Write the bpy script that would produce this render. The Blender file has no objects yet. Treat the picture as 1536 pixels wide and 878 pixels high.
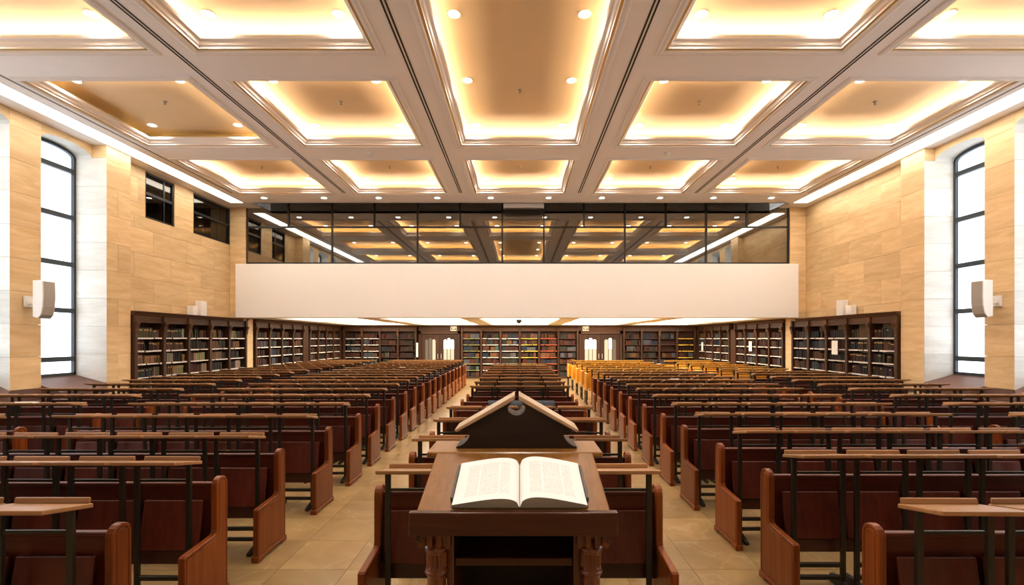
import bpy, bmesh, math, random
from mathutils import Vector, Matrix
random.seed(7)
S = bpy.context.scene
COL = S.collection
R = math.radians
# ------------------------------------------------------------------ camera
cam = bpy.data.objects.new('camera', bpy.data.cameras.new('camera'))
COL.objects.link(cam)
cam.data.sensor_fit = 'HORIZONTAL'
cam.data.sensor_width = 36.0
FPX = 725.0
cam.data.lens = 36.0 * FPX / 1536.0
cam.data.shift_x = (768 - 780) / 1536.0
cam.data.shift_y = (509 - 439) / 1536.0
cam.data.clip_end = 200
cam.location = (0, 0, 2.0)
cam.rotation_euler = (R(90), 0, 0)
S.camera = cam
S.view_settings.view_transform = 'Standard'
S.view_settings.look = 'None'
S.view_settings.gamma = 1.0
S.view_settings.use_curve_mapping = False
S.view_settings.exposure = 0.44
S.cycles.sample_clamp_indirect = 9.0
# ------------------------------------------------------------------ world (bright overcast daylight)
W = bpy.data.worlds.new('daylight'); S.world = W
W.use_nodes = True
bg = W.node_tree.nodes['Background']
bg.inputs[0].default_value = (0.88, 0.95, 1.0, 1)
bg.inputs[1].default_value = 2.7
# light levels
COVE_W = 6.0        # watts per metre of cove strip
SPOT_W = 70.0       # watts per downlight
STRIP_E = 7.0       # emission of the perimeter diffusers
PANEL_E = 5.0       # emission of the luminous panels below the gallery
WARM = (1.0, 0.75, 0.50)
LAMP = (1.0, 0.89, 0.77)

# ------------------------------------------------------------------ materials
MATS = {}
def nodes(name):
    m = bpy.data.materials.new(name); m.use_nodes = True
    nt = m.node_tree
    return m, nt, nt.nodes, nt.links, nt.nodes['Principled BSDF']
def plain(name, col, rough=.5, metal=0, spec=.5, emit=None, es=1.0, noise=0.0, nscale=3.0):
    m, nt, N, L, b = nodes(name)
    b.inputs['Base Color'].default_value = (*col, 1)
    b.inputs['Roughness'].default_value = rough
    b.inputs['Metallic'].default_value = metal
    b.inputs['Specular IOR Level'].default_value = spec
    if emit:
        b.inputs['Emission Color'].default_value = (*emit, 1)
        b.inputs['Emission Strength'].default_value = es
    if noise:
        tc = N.new('ShaderNodeTexCoord'); nz = N.new('ShaderNodeTexNoise')
        nz.inputs['Scale'].default_value = nscale; nz.inputs['Detail'].default_value = 5
        L.new(tc.outputs['Object'], nz.inputs['Vector'])
        mx = N.new('ShaderNodeMix'); mx.data_type = 'RGBA'
        mx.inputs[6].default_value = (*[c * (1 - noise) for c in col], 1)
        mx.inputs[7].default_value = (*[min(1, c * (1 + noise)) for c in col], 1)
        L.new(nz.outputs['Fac'], mx.inputs[0]); L.new(mx.outputs[2], b.inputs['Base Color'])
    MATS[name] = m
    return m
def wood(name, dark, light, axis='X', rough=.33, scale=1.0, rand=.25, coat=.15, spec=.3):
    m, nt, N, L, b = nodes(name)
    tc = N.new('ShaderNodeTexCoord'); mp = N.new('ShaderNodeMapping')
    sc = {'X': (1.2, 22, 22), 'Y': (22, 1.2, 22), 'Z': (22, 22, 1.2)}[axis]
    mp.inputs['Scale'].default_value = [a * scale for a in sc]
    nz = N.new('ShaderNodeTexNoise'); nz.inputs['Scale'].default_value = 1.0
    nz.inputs['Detail'].default_value = 6; nz.inputs['Roughness'].default_value = .6; nz.inputs['Distortion'].default_value = .6
    oi = N.new('ShaderNodeObjectInfo')
    add = N.new('ShaderNodeVectorMath'); add.operation = 'MULTIPLY_ADD'
    add.inputs[1].default_value = (9, 7, 5)
    L.new(oi.outputs['Random'], add.inputs[0]); L.new(tc.outputs['Object'], add.inputs[2])
    L.new(add.outputs[0], mp.inputs['Vector']); L.new(mp.outputs[0], nz.inputs['Vector'])
    cr = N.new('ShaderNodeValToRGB')
    cr.color_ramp.elements[0].position = .3; cr.color_ramp.elements[0].color = (*dark, 1)
    cr.color_ramp.elements[1].position = .72; cr.color_ramp.elements[1].color = (*light, 1)
    L.new(nz.outputs['Fac'], cr.inputs[0])
    hs = N.new('ShaderNodeHueSaturation')
    mr = N.new('ShaderNodeMapRange'); mr.inputs['To Min'].default_value = 1 - rand; mr.inputs['To Max'].default_value = 1 + rand
    L.new(oi.outputs['Random'], mr.inputs['Value']); L.new(mr.outputs[0], hs.inputs['Value'])
    L.new(cr.outputs[0], hs.inputs['Color']); L.new(hs.outputs[0], b.inputs['Base Color'])
    b.inputs['Roughness'].default_value = rough
    b.inputs['Specular IOR Level'].default_value = spec
    b.inputs['Coat Weight'].default_value = coat; b.inputs['Coat Roughness'].default_value = .2
    bp = N.new('ShaderNodeBump'); bp.inputs['Strength'].default_value = .04
    L.new(nz.outputs['Fac'], bp.inputs['Height']); L.new(bp.outputs[0], b.inputs['Normal'])
    MATS[name] = m
    return m
def stone(name, c1, c2, vein, rough=.55, sc=(1.0, .9, 6.0), rand=.1, floor=False):
    m, nt, N, L, b = nodes(name)
    tc = N.new('ShaderNodeTexCoord'); oi = N.new('ShaderNodeObjectInfo'); geo = N.new('ShaderNodeNewGeometry')
    add = N.new('ShaderNodeVectorMath'); add.operation = 'MULTIPLY_ADD'; add.inputs[1].default_value = (31, 17, 23)
    L.new(oi.outputs['Random'], add.inputs[0]); L.new(geo.outputs['Position'], add.inputs[2])
    mp = N.new('ShaderNodeMapping'); mp.inputs['Scale'].default_value = sc
    L.new(add.outputs[0], mp.inputs['Vector'])
    nz = N.new('ShaderNodeTexNoise'); nz.inputs['Scale'].default_value = 1.3 if not floor else 1.6
    nz.inputs['Detail'].default_value = 8; nz.inputs['Distortion'].default_value = .8 if not floor else 1.6
    L.new(mp.outputs[0], nz.inputs['Vector'])
    cr = N.new('ShaderNodeValToRGB')
    cr.color_ramp.elements[0].position = .32; cr.color_ramp.elements[0].color = (*c1, 1)
    cr.color_ramp.elements[1].position = .68; cr.color_ramp.elements[1].color = (*c2, 1)
    L.new(nz.outputs['Fac'], cr.inputs[0])
    nv = N.new('ShaderNodeTexNoise'); nv.inputs['Scale'].default_value = 3.5 if not floor else 1.1
    nv.inputs['Detail'].default_value = 7; nv.inputs['Distortion'].default_value = 1.0
    L.new(mp.outputs[0], nv.inputs['Vector'])
    sb = N.new('ShaderNodeMath'); sb.operation = 'SUBTRACT'; sb.inputs[1].default_value = .5
    ab = N.new('ShaderNodeMath'); ab.operation = 'ABSOLUTE'
    L.new(nv.outputs['Fac'], sb.inputs[0]); L.new(sb.outputs[0], ab.inputs[0])
    vr = N.new('ShaderNodeMapRange'); vr.inputs['From Max'].default_value = .012 if floor else .03
    vr.inputs['To Min'].default_value = .30 if floor else .3; vr.inputs['To Max'].default_value = 0
    L.new(ab.outputs[0], vr.inputs['Value'])
    mx = N.new('ShaderNodeMix'); mx.data_type = 'RGBA'; mx.inputs[7].default_value = (*vein, 1)
    L.new(vr.outputs[0], mx.inputs[0]); L.new(cr.outputs[0], mx.inputs[6])
    hs = N.new('ShaderNodeHueSaturation'); mr = N.new('ShaderNodeMapRange')
    mr.inputs['To Min'].default_value = 1 - rand; mr.inputs['To Max'].default_value = 1 + rand
    L.new(oi.outputs['Random'], mr.inputs['Value']); L.new(mr.outputs[0], hs.inputs['Value'])
    L.new(mx.outputs[2], hs.inputs['Color']); L.new(hs.outputs[0], b.inputs['Base Color'])
    b.inputs['Roughness'].default_value = rough
    MATS[name] = m
    return m
travertine = stone('travertine', (.60, .405, .200), (.74, .545, .305), (.48, .30, .14))
daylit_stone = stone('daylit_stone', (.66, .635, .58), (.78, .76, .71), (.56, .48, .37))  # wall stone again, with daylight on the window reveals painted into the colour
marble = stone('marble', (.255, .162, .064), (.355, .240, .106), (.57, .43, .25), rough=.28, sc=(1, 1, 1), rand=.14, floor=True)
grout = plain('grout', (.27, .185, .09), .8)
wall_grout = plain('wall_grout', (.55, .39, .22), .8)
plaster = plain('plaster', (.88, .845, .835), .6, noise=.02)
moulding = plain('moulding', (.84, .80, .77), .8, spec=0)
gold_line = plain('gilding', (.55, .38, .12), .35, .6)
coffer_paint = plain('coffer_paint', (.80, .61, .375), .5, noise=.05, nscale=1.2)
cove_paint = plain('cove_paint', (.82, .66, .34), .5)
parapet_paint = plain('parapet_paint', (.84, .825, .805), .6, noise=.015)
white_plaster = plain('white_plaster', (.82, .78, .72), .6)
dark_void = plain('dark_void', (.03, .026, .022), .8)
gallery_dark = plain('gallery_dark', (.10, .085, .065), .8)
black_metal = plain('black_metal', (.018, .018, .02), .35, .3)
frame_metal = plain('frame_metal', (.05, .058, .065), .4, .5)
post_metal = plain('post_metal', (.020, .015, .008), .38, .2)
slot_dark = plain('slot_dark', (.010, .009, .008), .7)
white_plastic = plain('white_plastic', (.84, .81, .77), .45)
grey_plastic = plain('grey_plastic', (.36, .34, .31), .5)
brown_sill = plain('brown_sill', (.125, .062, .045), .5, noise=.12)
paper = plain('paper', (.86, .85, .80), .75)
page_edge = plain('page_edge', (.33, .31, .27), .8)
leather = plain('leather', (.06, .05, .035), .5)
shelf_label = plain('shelf_label', (.66, .62, .57), .7)
label_yellow = plain('label_yellow', (.75, .47, .05), .6)
label_red = plain('label_red', (.55, .09, .04), .6)
label_green = plain('label_green', (.22, .22, .07), .6)
blue_cloth = plain('blue_cloth', (.018, .026, .042), .75, noise=.35, nscale=9)
sign_plate = plain('sign_plate', (.62, .58, .44), .5, emit=(.62, .56, .38), es=.25)
sign_ink = plain('sign_ink', (.10, .085, .04), .6)
lens_glow = plain('lens_glow', (1, .95, .88), .5, emit=(1.0, .93, .82), es=26)
lens_glow.cycles.emission_sampling = 'NONE'
strip_glow = plain('strip_glow', (1, .95, .9), .5, emit=(1.0, .91, .78), es=STRIP_E)
panel_glow = plain('panel_glow', (1, .95, .9), .5, emit=(1.0, .88, .70), es=PANEL_E)
lit_pane = plain('lit_pane', (.9, .95, 1), .2, emit=(.9, .96, 1.0), es=.85)
dim_pane = plain('dim_pane', (.10, .08, .06), .15, emit=(.8, .75, .66), es=.06)
ground_pane = plain('ground_pane', (.3, .27, .2), .2, emit=(.75, .66, .48), es=.42)
for q in (lit_pane, dim_pane, ground_pane, sign_plate): q.cycles.emission_sampling = 'NONE'
bench_wood = wood('bench_wood', (.062, .010, .0045), (.115, .021, .008), 'X', rough=.42, coat=.04)
aisle_lit_wood = wood('aisle_lit_wood', (.135, .026, .0040), (.245, .064, .0095), 'Z', rough=.36, coat=.05, spec=.22)  # wood of the seats, painted brighter for aisle light on the end panels
seat_wood = wood('seat_wood', (.072, .012, .0055), (.135, .025, .011), 'Z', rough=.38, coat=.08)
apron_wood = wood('apron_wood', (.040, .012, .007), (.075, .022, .012), 'X')
desk_wood = wood('desk_wood', (.25, .115, .042), (.39, .195, .078), 'X', rough=.36, rand=.18)
oak = wood('oak', (.60, .25, .022), (.80, .38, .040), 'Z', rough=.4)
oak_top = wood('oak_top', (.42, .26, .06), (.60, .38, .10), 'X', rough=.4)
case_wood = wood('case_wood', (.030, .011, .005), (.066, .025, .010), 'Z', rough=.5, coat=0)
case_trim = wood('case_trim', (.055, .023, .010), (.100, .045, .020), 'X', rough=.5, coat=0)
lectern_wood = wood('lectern_wood', (.034, .0075, .0035), (.066, .016, .007), 'X', rough=.26, coat=.25)
lectern_top = wood('lectern_top', (.150, .060, .011), (.25, .108, .022), 'Y', rough=.28, coat=.15, spec=.25)
column_wood = wood('column_wood', (.085, .018, .005), (.16, .042, .011), 'Z', rough=.2, coat=.5)
stand_dark = wood('stand_dark', (.010, .0045, .0025), (.020, .009, .0045), 'X', rough=.5, coat=0)
stand_light = wood('stand_light', (.42, .26, .14), (.60, .40, .24), 'X', rough=.35)

def glass(name, refl, tint, rough=0.0):
    m = bpy.data.materials.new(name); m.use_nodes = True
    N, L = m.node_tree.nodes, m.node_tree.links
    N.remove(N['Principled BSDF'])
    tr = N.new('ShaderNodeBsdfTransparent'); tr.inputs[0].default_value = (*tint, 1)
    gl = N.new('ShaderNodeBsdfGlossy'); gl.inputs['Roughness'].default_value = rough
    gl.inputs['Color'].default_value = (.95, .93, .88, 1)
    mx = N.new('ShaderNodeMixShader'); mx.inputs[0].default_value = refl
    L.new(tr.outputs[0], mx.inputs[1]); L.new(gl.outputs[0], mx.inputs[2])
    L.new(mx.outputs[0], N['Material Output'].inputs[0])
    MATS[name] = m
    return m
window_glass = glass('window_glass', .06, (.96, .98, 1.0))
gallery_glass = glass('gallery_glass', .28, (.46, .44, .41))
side_glass = glass('side_glass', .07, (.40, .38, .35))

# books: colour by object (individuals) or by face attribute (the mass of far books)
BOOKCOLS = [(.030, .012, .008), (.016, .012, .010), (.055, .022, .010), (.012, .016, .024), (.085, .040, .018),
            (.022, .020, .016), (.045, .014, .010), (.13, .075, .035), (.030, .028, .022), (.060, .045, .028)]
def book_mat():
    m, nt, N, L, b = nodes('book_cover')
    oi = N.new('ShaderNodeObjectInfo'); L.new(oi.outputs['Color'], b.inputs['Base Color'])
    b.inputs['Roughness'].default_value = .6; b.inputs['Specular IOR Level'].default_value = .25
    m2, nt2, N2, L2, b2 = nodes('far_book')
    at = N2.new('ShaderNodeAttribute'); at.attribute_name = 'tone'
    L2.new(at.outputs['Color'], b2.inputs['Base Color']); b2.inputs['Roughness'].default_value = .65; b2.inputs['Specular IOR Level'].default_value = .2
    return m, m2
book_cover, far_book = book_mat()
gilt_band = plain('gilt_band', (.34, .22, .08), .4, .3)

def page_mat():
    m, nt, N, L, b = nodes('printed_page')
    uv = N.new('ShaderNodeUVMap'); uv.uv_map = 'UVMap'
    sep = N.new('ShaderNodeSeparateXYZ'); L.new(uv.outputs[0], sep.inputs[0])
    def mt(op, a, bb=None, c=None):
        n = N.new('ShaderNodeMath'); n.operation = op
        for i, x in enumerate((a, bb, c)):
            if x is None: continue
            if isinstance(x, (int, float)): n.inputs[i].default_value = x
            else: L.new(x, n.inputs[i])
        return n.outputs[0]
    u, v = sep.outputs[0], sep.outputs[1]
    rows = mt('MULTIPLY', v, 46.0)
    line = mt('GREATER_THAN', mt('FRACT', rows), .48)
    rid = mt('FLOOR', rows)
    cmb = N.new('ShaderNodeCombineXYZ'); L.new(mt('MULTIPLY', u, 70.0), cmb.inputs[0]); L.new(mt('MULTIPLY', rid, 7.31), cmb.inputs[1])
    nz = N.new('ShaderNodeTexNoise'); nz.inputs['Scale'].default_value = 1.0; nz.inputs['Detail'].default_value = 1
    L.new(cmb.outputs[0], nz.inputs['Vector'])
    ink = mt('GREATER_THAN', nz.outputs['Fac'], .44)
    inx = mt('MULTIPLY', mt('GREATER_THAN', u, .16), mt('LESS_THAN', u, .84))
    iny = mt('MULTIPLY', mt('GREATER_THAN', v, .12), mt('LESS_THAN', v, .88))
    g1 = mt('GREATER_THAN', mt('ABSOLUTE', mt('SUBTRACT', u, .36)), .012)
    g2 = mt('GREATER_THAN', mt('ABSOLUTE', mt('SUBTRACT', u, .68)), .012)
    f = mt('MULTIPLY', mt('MULTIPLY', line, ink), mt('MULTIPLY', inx, iny))
    f = mt('MULTIPLY', f, mt('MULTIPLY', g1, g2))
    f = mt('MULTIPLY', f, .36)
    mx = N.new('ShaderNodeMix'); mx.data_type = 'RGBA'
    mx.inputs[6].default_value = (.85, .85, .83, 1); mx.inputs[7].default_value = (.16, .155, .15, 1)
    L.new(f, mx.inputs[0]); L.new(mx.outputs[2], b.inputs['Base Color'])
    b.inputs['Roughness'].default_value = .8
    return m
printed_page = page_mat()

# ------------------------------------------------------------------ mesh helpers
class MB:
    def __init__(s): s.v, s.f, s.m, s.sm, s.mats = [], [], [], [], []
    def mi(s, mat):
        if mat not in s.mats: s.mats.append(mat)
        return s.mats.index(mat)
    def add(s, verts, faces, mat, smooth=False):
        o = len(s.v); i = s.mi(mat)
        s.v += [tuple(p) for p in verts]
        for f in faces:
            s.f.append(tuple(o + k for k in f)); s.m.append(i); s.sm.append(smooth)
        return s
    def box(s, x0, x1, y0, y1, z0, z1, mat):
        x0, x1 = sorted((x0, x1)); y0, y1 = sorted((y0, y1)); z0, z1 = sorted((z0, z1))
        v = [(x0, y0, z0), (x1, y0, z0), (x1, y1, z0), (x0, y1, z0), (x0, y0, z1), (x1, y0, z1), (x1, y1, z1), (x0, y1, z1)]
        return s.add(v, [(0, 3, 2, 1), (4, 5, 6, 7), (0, 1, 5, 4), (1, 2, 6, 5), (2, 3, 7, 6), (3, 0, 4, 7)], mat)
    def prism(s, prof, a0, a1, mat, axis='X', smooth=False):
        # prof: closed polygon of (p,q); axis X: (a,p,q)  Y: (p,a,q)  Z: (p,q,a)
        n = len(prof)
        mk = {'X': lambda a, p, q: (a, p, q), 'Y': lambda a, p, q: (p, a, q), 'Z': lambda a, p, q: (p, q, a)}[axis]
        v = [mk(a0, p, q) for p, q in prof] + [mk(a1, p, q) for p, q in prof]
        f = [tuple(range(n))[::-1], tuple(range(n, 2 * n))]
        s.add(v, f, mat)
        o = len(s.v) - 2 * n; i = s.mi(mat)
        for k in range(n):
            j = (k + 1) % n
            s.f.append((o + k, o + j, o + n + j, o + n + k)); s.m.append(i); s.sm.append(smooth)
        return s
    def lathe(s, prof, cx, cy, mat, n=20, smooth=True, flute=None):
        # prof: list of (r,z); flute: (z0,z1,count,depth)
        v = []
        for r, z in prof:
            for k in range(n):
                a = 2 * math.pi * k / n; rr = r
                if flute and flute[0] <= z <= flute[1]: rr = r - flute[3] * (0.5 + 0.5 * math.cos(a * flute[2]))
                v.append((cx + rr * math.cos(a), cy + rr * math.sin(a), z))
        f = []
        for i in range(len(prof) - 1):
            for k in range(n):
                j = (k + 1) % n
                f.append((i * n + k, i * n + j, (i + 1) * n + j, (i + 1) * n + k))
        f.append(tuple(range(n))[::-1]); f.append(tuple((len(prof) - 1) * n + k for k in range(n)))
        return s.add(v, f, mat, smooth)
    def disc(s, cx, cy, z, r, mat, n=20, down=True):
        v = [(cx + r * math.cos(2 * math.pi * k / n), cy + r * math.sin(2 * math.pi * k / n), z) for k in range(n)]
        return s.add(v, [tuple(range(n))[::-1] if down else tuple(range(n))], mat)
    def ring(s, cx, cy, z0, r0, z1, r1, mat, n=20):
        v = []
        for z, r in ((z0, r0), (z1, r1)):
            v += [(cx + r * math.cos(2 * math.pi * k / n), cy + r * math.sin(2 * math.pi * k / n), z) for k in range(n)]
        return s.add(v, [(k, (k + 1) % n, n + (k + 1) % n, n + k) for k in range(n)], mat)
    def sweep(s, x0, x1, y0, y1, prof, mats):
        # mitred profile round a rectangle; prof: (inset,z); mats: one per segment
        rings = [[(x0 + d, y0 + d, z), (x1 - d, y0 + d, z), (x1 - d, y1 - d, z), (x0 + d, y1 - d, z)] for d, z in prof]
        for i in range(len(prof) - 1):
            for k in range(4):
                j = (k + 1) % 4
                s.add([rings[i][k], rings[i][j], rings[i + 1][j], rings[i + 1][k]], [(0, 1, 2, 3)], mats[i])
        return s
    def mesh(s, name, bevel=0, segs=1, fix=False):
        me = bpy.data.meshes.new(name)
        me.from_pydata(s.v, [], s.f)
        for m in s.mats: me.materials.append(m)
        me.polygons.foreach_set('material_index', s.m)
        me.polygons.foreach_set('use_smooth', s.sm)
        if bevel or fix:
            bm = bmesh.new(); bm.from_mesh(me)
            bmesh.ops.recalc_face_normals(bm, faces=bm.faces)
            if bevel:
                ed = [e for e in bm.edges if len(e.link_faces) == 2 and e.calc_face_angle(0) > .5]
                bmesh.ops.bevel(bm, geom=ed, offset=bevel, segments=segs, affect='EDGES', profile=.5, clamp_overlap=True)
            bm.to_mesh(me); bm.free()
        me.update()
        return me
    def obj(s, name, parent=None, bevel=0, segs=1, fix=False):
        return link(name, s.mesh(name, bevel, segs, fix), parent)
def link(name, me, parent=None, loc=None):
    o = bpy.data.objects.new(name, me); COL.objects.link(o)
    if parent is not None: o.parent = parent
    if loc is not None: o.location = loc
    return o
def tag(o, label=None, cat=None, group=None, kind=None):
    if label: o['label'] = label
    if cat: o['category'] = cat
    if group: o['group'] = group
    if kind: o['kind'] = kind
    return o
def thing(name, loc, label, cat, group=None, rz=0):
    o = bpy.data.objects.new(name, None); COL.objects.link(o)
    o.location = loc; o.rotation_euler = (0, 0, rz); o.empty_display_size = .1
    return tag(o, label, cat, group)
def struct(name, mb, parent=None, **k):
    o = mb.obj(name, parent, **k)
    o['kind'] = 'structure'
    return o
def copy_tree(o, parent=None):
    c = o.copy(); COL.objects.link(c)
    if parent is not None: c.parent = parent
    for ch in list(o.children): copy_tree(ch, c)
    return c
ORD = ['zeroth', 'first', 'second', 'third', 'fourth', 'fifth', 'sixth', 'seventh', 'eighth', 'ninth', 'tenth', 'eleventh', 'twelfth',
       'thirteenth', 'fourteenth', 'fifteenth', 'sixteenth', 'seventeenth', 'eighteenth', 'nineteenth', 'twentieth', 'twenty-first', 'twenty-second',
       'twenty-third', 'twenty-fourth', 'twenty-fifth', 'twenty-sixth', 'twenty-seventh', 'twenty-eighth', 'twenty-ninth', 'thirtieth']
BOXES = {}
def box_mesh(name, sx, sy, sz, mat, bevel=.004):
    # a shared box centred on its origin
    key = (name, round(sx, 3), round(sy, 3), round(sz, 3), mat.name)
    if key not in BOXES:
        BOXES[key] = MB().box(-sx / 2, sx / 2, -sy / 2, sy / 2, -sz / 2, sz / 2, mat).mesh(name, 0)
    return BOXES[key]

# ------------------------------------------------------------------ dimensions
HC = 6.30                    # underside of the ceiling beams
YG = 15.87                   # gallery glass
YP = 15.70                   # parapet face
YB = 24.98                   # far wall
SIDE = {-1: dict(w=9.48, p=9.15, g=9.87, pier0=8.98, win=(9.57, 10.70), pend=11.36, win0=(7.85, 8.98), s0=8.73, s1=9.12),
        1: dict(w=9.34, p=9.10, g=9.80, pier0=9.13, win=(9.72, 10.88), pend=11.55, win0=(8.00, 9.13), s0=8.63, s1=9.06)}
WORD = {-1: 'left', 1: 'right'}

# ------------------------------------------------------------------ floor
fl = MB()
fl.box(-10.4, 10.4, -5.2, 25.2, -.30, -.010, grout)
floor = struct('floor', fl)
T = .60
tx0, tx1, ty0, ty1 = -3.9, 3.9, 1.8, 10.2
def tile_mb(sx, sy): return MB().box(0, sx, 0, sy, -.012, 0, marble)
tm = tile_mb(T - .003, T - .003).mesh('floor_tile')
y = ty0
nx, ny = round((tx1 - tx0) / T), round((ty1 - ty0) / T)
for i in range(nx):
    for j in range(ny):
        o = link('floor_tile', tm, floor, (tx0 + i * T, ty0 + j * T, 0))
rest = MB()
for i in range(-17, 18):
    for j in range(-11, 42):
        x, yy = tx0 + (i + 5) * T, ty0 + j * T
        if 0 <= i + 5 < nx and 0 <= j < ny: continue
        if abs(x + .3) > 10.2 or yy < -5 or yy > 25: continue
        rest.box(x, x + T - .003, yy, yy + T - .003, -.012, 0, marble)
ro = rest.obj('floor_tile_field', floor); ro['kind'] = 'stuff'

# ------------------------------------------------------------------ ceiling with coffers
X0 = [(-8.38, -5.42), (-4.90, -2.06), (-1.42, 1.42), (2.06, 4.90), (5.42, 8.38)]
YA, YBq, YC = (4.38, 7.30), (7.93, 10.86), (11.48, 14.37)
coffers = []
for ci, (a, b) in enumerate(X0):
    if ci == 2: coffers += [(ci, 0, a, b, YA[0], YBq[1]), (ci, 2, a, b, *YC)]
    else: coffers += [(ci, 0, a, b, *YA), (ci, 1, a, b, *YBq), (ci, 2, a, b, *YC)]
YE = 15.28                   # end of the beams before the glass
xs = sorted({-8.50, 8.50, *[v for c in coffers for v in (c[2], c[3])]})
ys = sorted({-5.2, YE, *[v for c in coffers for v in (c[4], c[5])]})
cb = MB()
for i in range(len(xs) - 1):
    for j in range(len(ys) - 1):
        mx_, my_ = (xs[i] + xs[i + 1]) / 2, (ys[j] + ys[j + 1]) / 2
        if any(c[2] < mx_ < c[3] and c[4] < my_ < c[5] for c in coffers): continue
        cb.box(xs[i], xs[i + 1], ys[j], ys[j + 1], HC, HC + .06, plaster)
for s, d in SIDE.items():
    # soffit with the recess of the light strip
    cb.box(s * 8.50, s * d['s0'], -5.2, YG, HC, HC + .06, plaster)
    cb.box(s * d['s1'], s * (d['w'] + .5), -5.2, YG, HC, HC + .06, plaster)
    cb.box(s * d['s0'], s * d['s1'], 15.25, YG, HC, HC + .06, plaster)
    cb.box(s * (d['s0'] - .02), s * (d['s1'] + .02), -5.2, 15.27, HC + .10, HC + .14, plaster)
cb.box(-8.5, 8.5, YE - .05, YE, HC, HC + .62, plaster)
cb.box(-10.4, 10.4, YE - .05, YG + .2, HC + .62, HC + .70, plaster)
cb.box(-10.4, 10.4, -5.2, YE, HC + .62, HC + .70, plaster)
ceiling = struct('ceiling', cb)
PROF = [(-.01, 6.300), (0, 6.280), (.045, 6.272), (.085, 6.280), (.095, 6.308), (.135, 6.308), (.140, 6.335), (.165, 6.350), (.185, 6.385),
        (.225, 6.402), (.240, 6.425), (.240, 6.450), (.222, 6.450), (.195, 6.396), (-.03, 6.396), (-.05, 6.41), (-.05, 6.60), (-.02, 6.62)]
PM = [moulding] * 4 + [gold_line] + [moulding] * 7 + [cove_paint] * 5
COLN = ['outer left', 'inner left', 'middle', 'inner right', 'outer right']
ROWN = ['nearest', 'second', 'farthest']
def area(name, loc, sx, sy, rot, watts, col, parent=None):
    l = bpy.data.lights.new(name, 'AREA'); l.shape = 'RECTANGLE'; l.size = sx; l.size_y = sy
    l.energy = watts; l.color = col
    o = bpy.data.objects.new(name, l); COL.objects.link(o); o.location = loc; o.rotation_euler = rot
    return o
for ci, ri, a, b, c, d in coffers:
    m = MB().sweep(a, b, c, d, PROF, PM)
    cm = m.obj('coffer_moulding', ceiling)
    p = MB().box(a - .05, b + .05, c - .05, d + .05, 6.62, 6.66, coffer_paint)
    p.obj('coffer_panel', ceiling)
    off = {'left': .0, 'far': .0} if (ci, ri) == (0, 1) else {}
    z = 6.402
    for nm, loc, ln, rot in (('near', ((a + b) / 2, c + .03, z), b - a, (R(180 - 25), 0, 0)),
                             ('far', ((a + b) / 2, d - .03, z), b - a, (R(180 + 25), 0, 0)),
                             ('left', (a + .03, (c + d) / 2, z), d - c, (R(180 - 25), 0, R(-90))),
                             ('right', (b - .03, (c + d) / 2, z), d - c, (R(180 - 25), 0, R(90)))):
        k = off.get(nm, 1.0)
        if k == 0: continue
        area('cove_light', loc, ln, .03, rot, COVE_W * ln * k, WARM)
# slot diffusers along the beams
for x in (-5.16, -1.74, 1.74, 5.16, -8.46, 8.46):
    wide = abs(x) < 8
    g = MB(); w_, gap = (.026, .014) if wide else (.010, .010)
    for sgn in (-1, 1):
        g.box(x + sgn * gap - (w_ if sgn < 0 else 0), x + sgn * gap + (w_ if sgn > 0 else 0), -4, 14.2, HC - .004, HC + .002, slot_dark)
    sl = g.obj('air_slot', ceiling)
# perimeter light strips
for s, d in SIDE.items():
    g = MB().box(s * d['s0'], s * d['s1'], -5.0, 15.25, HC + .02, HC + .045, strip_glow)
    o = g.obj('light_strip')
    tag(o, f'long glowing ceiling light strip above the {WORD[s]} stone wall', 'light', 'perimeter light strips')

# downlights
def downlight_proto():
    t = thing('downlight', (0, 0, 0), 'x', 'light', 'recessed ceiling downlights')
    MB().ring(0, 0, -.012, .10, -.004, .075, white_plastic).ring(0, 0, 0, .10, -.012, .10, white_plastic).obj('trim_ring', t)
    MB().disc(0, 0, -.003, .076, lens_glow).obj('lens', t)
    return t
dl0 = downlight_proto(); dl_used = False
def downlight(x, y, z, label, watts=SPOT_W, angle=150):
    global dl_used
    t = dl0 if not dl_used else copy_tree(dl0)
    dl_used = True
    t.location = (x, y, z); t['label'] = label
    l = bpy.data.lights.new('downlight_beam', 'SPOT'); l.energy = watts; l.color = LAMP
    l.spot_size = R(angle); l.spot_blend = .9; l.shadow_soft_size = .07
    o = bpy.data.objects.new('downlight_beam', l); COL.objects.link(o); o.location = (x, y, z - .02)
LX = [(-7.93, -6.08), (-4.42, -2.57), (-.94, .92), (2.57, 4.42), (6.08, 7.93)]
for ci, (xa, xb) in enumerate(LX):
    for ri, yl in ((0, (5.05, 6.86)), (1, (8.62, 10.42)), (2, (12.05, 13.88))):
        for xi, x in enumerate((xa, xb)):
            for yi, yy in enumerate(yl):
                rn = ROWN[ri] if ci != 2 else ('long' if ri < 2 else 'farthest')
                pos = ('near' if yi == 0 else 'far') if ci != 2 or ri == 2 else ORD[ri * 2 + yi + 1]
                downlight(x, yy, 6.62, f'round downlight, {pos} {"left" if xi == 0 else "right"} one in the {rn} {COLN[ci]} ceiling coffer')
BX = [396, 486, 568, 656, 736, 823, 903, 990, 1070, 1157]
for i, px in enumerate(BX):
    downlight((px - 780) * 14.7 / FPX, 14.7, HC, f'small downlight {ORD[i + 1]} from the left in the beam before the gallery glass', SPOT_W * .7)
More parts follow.
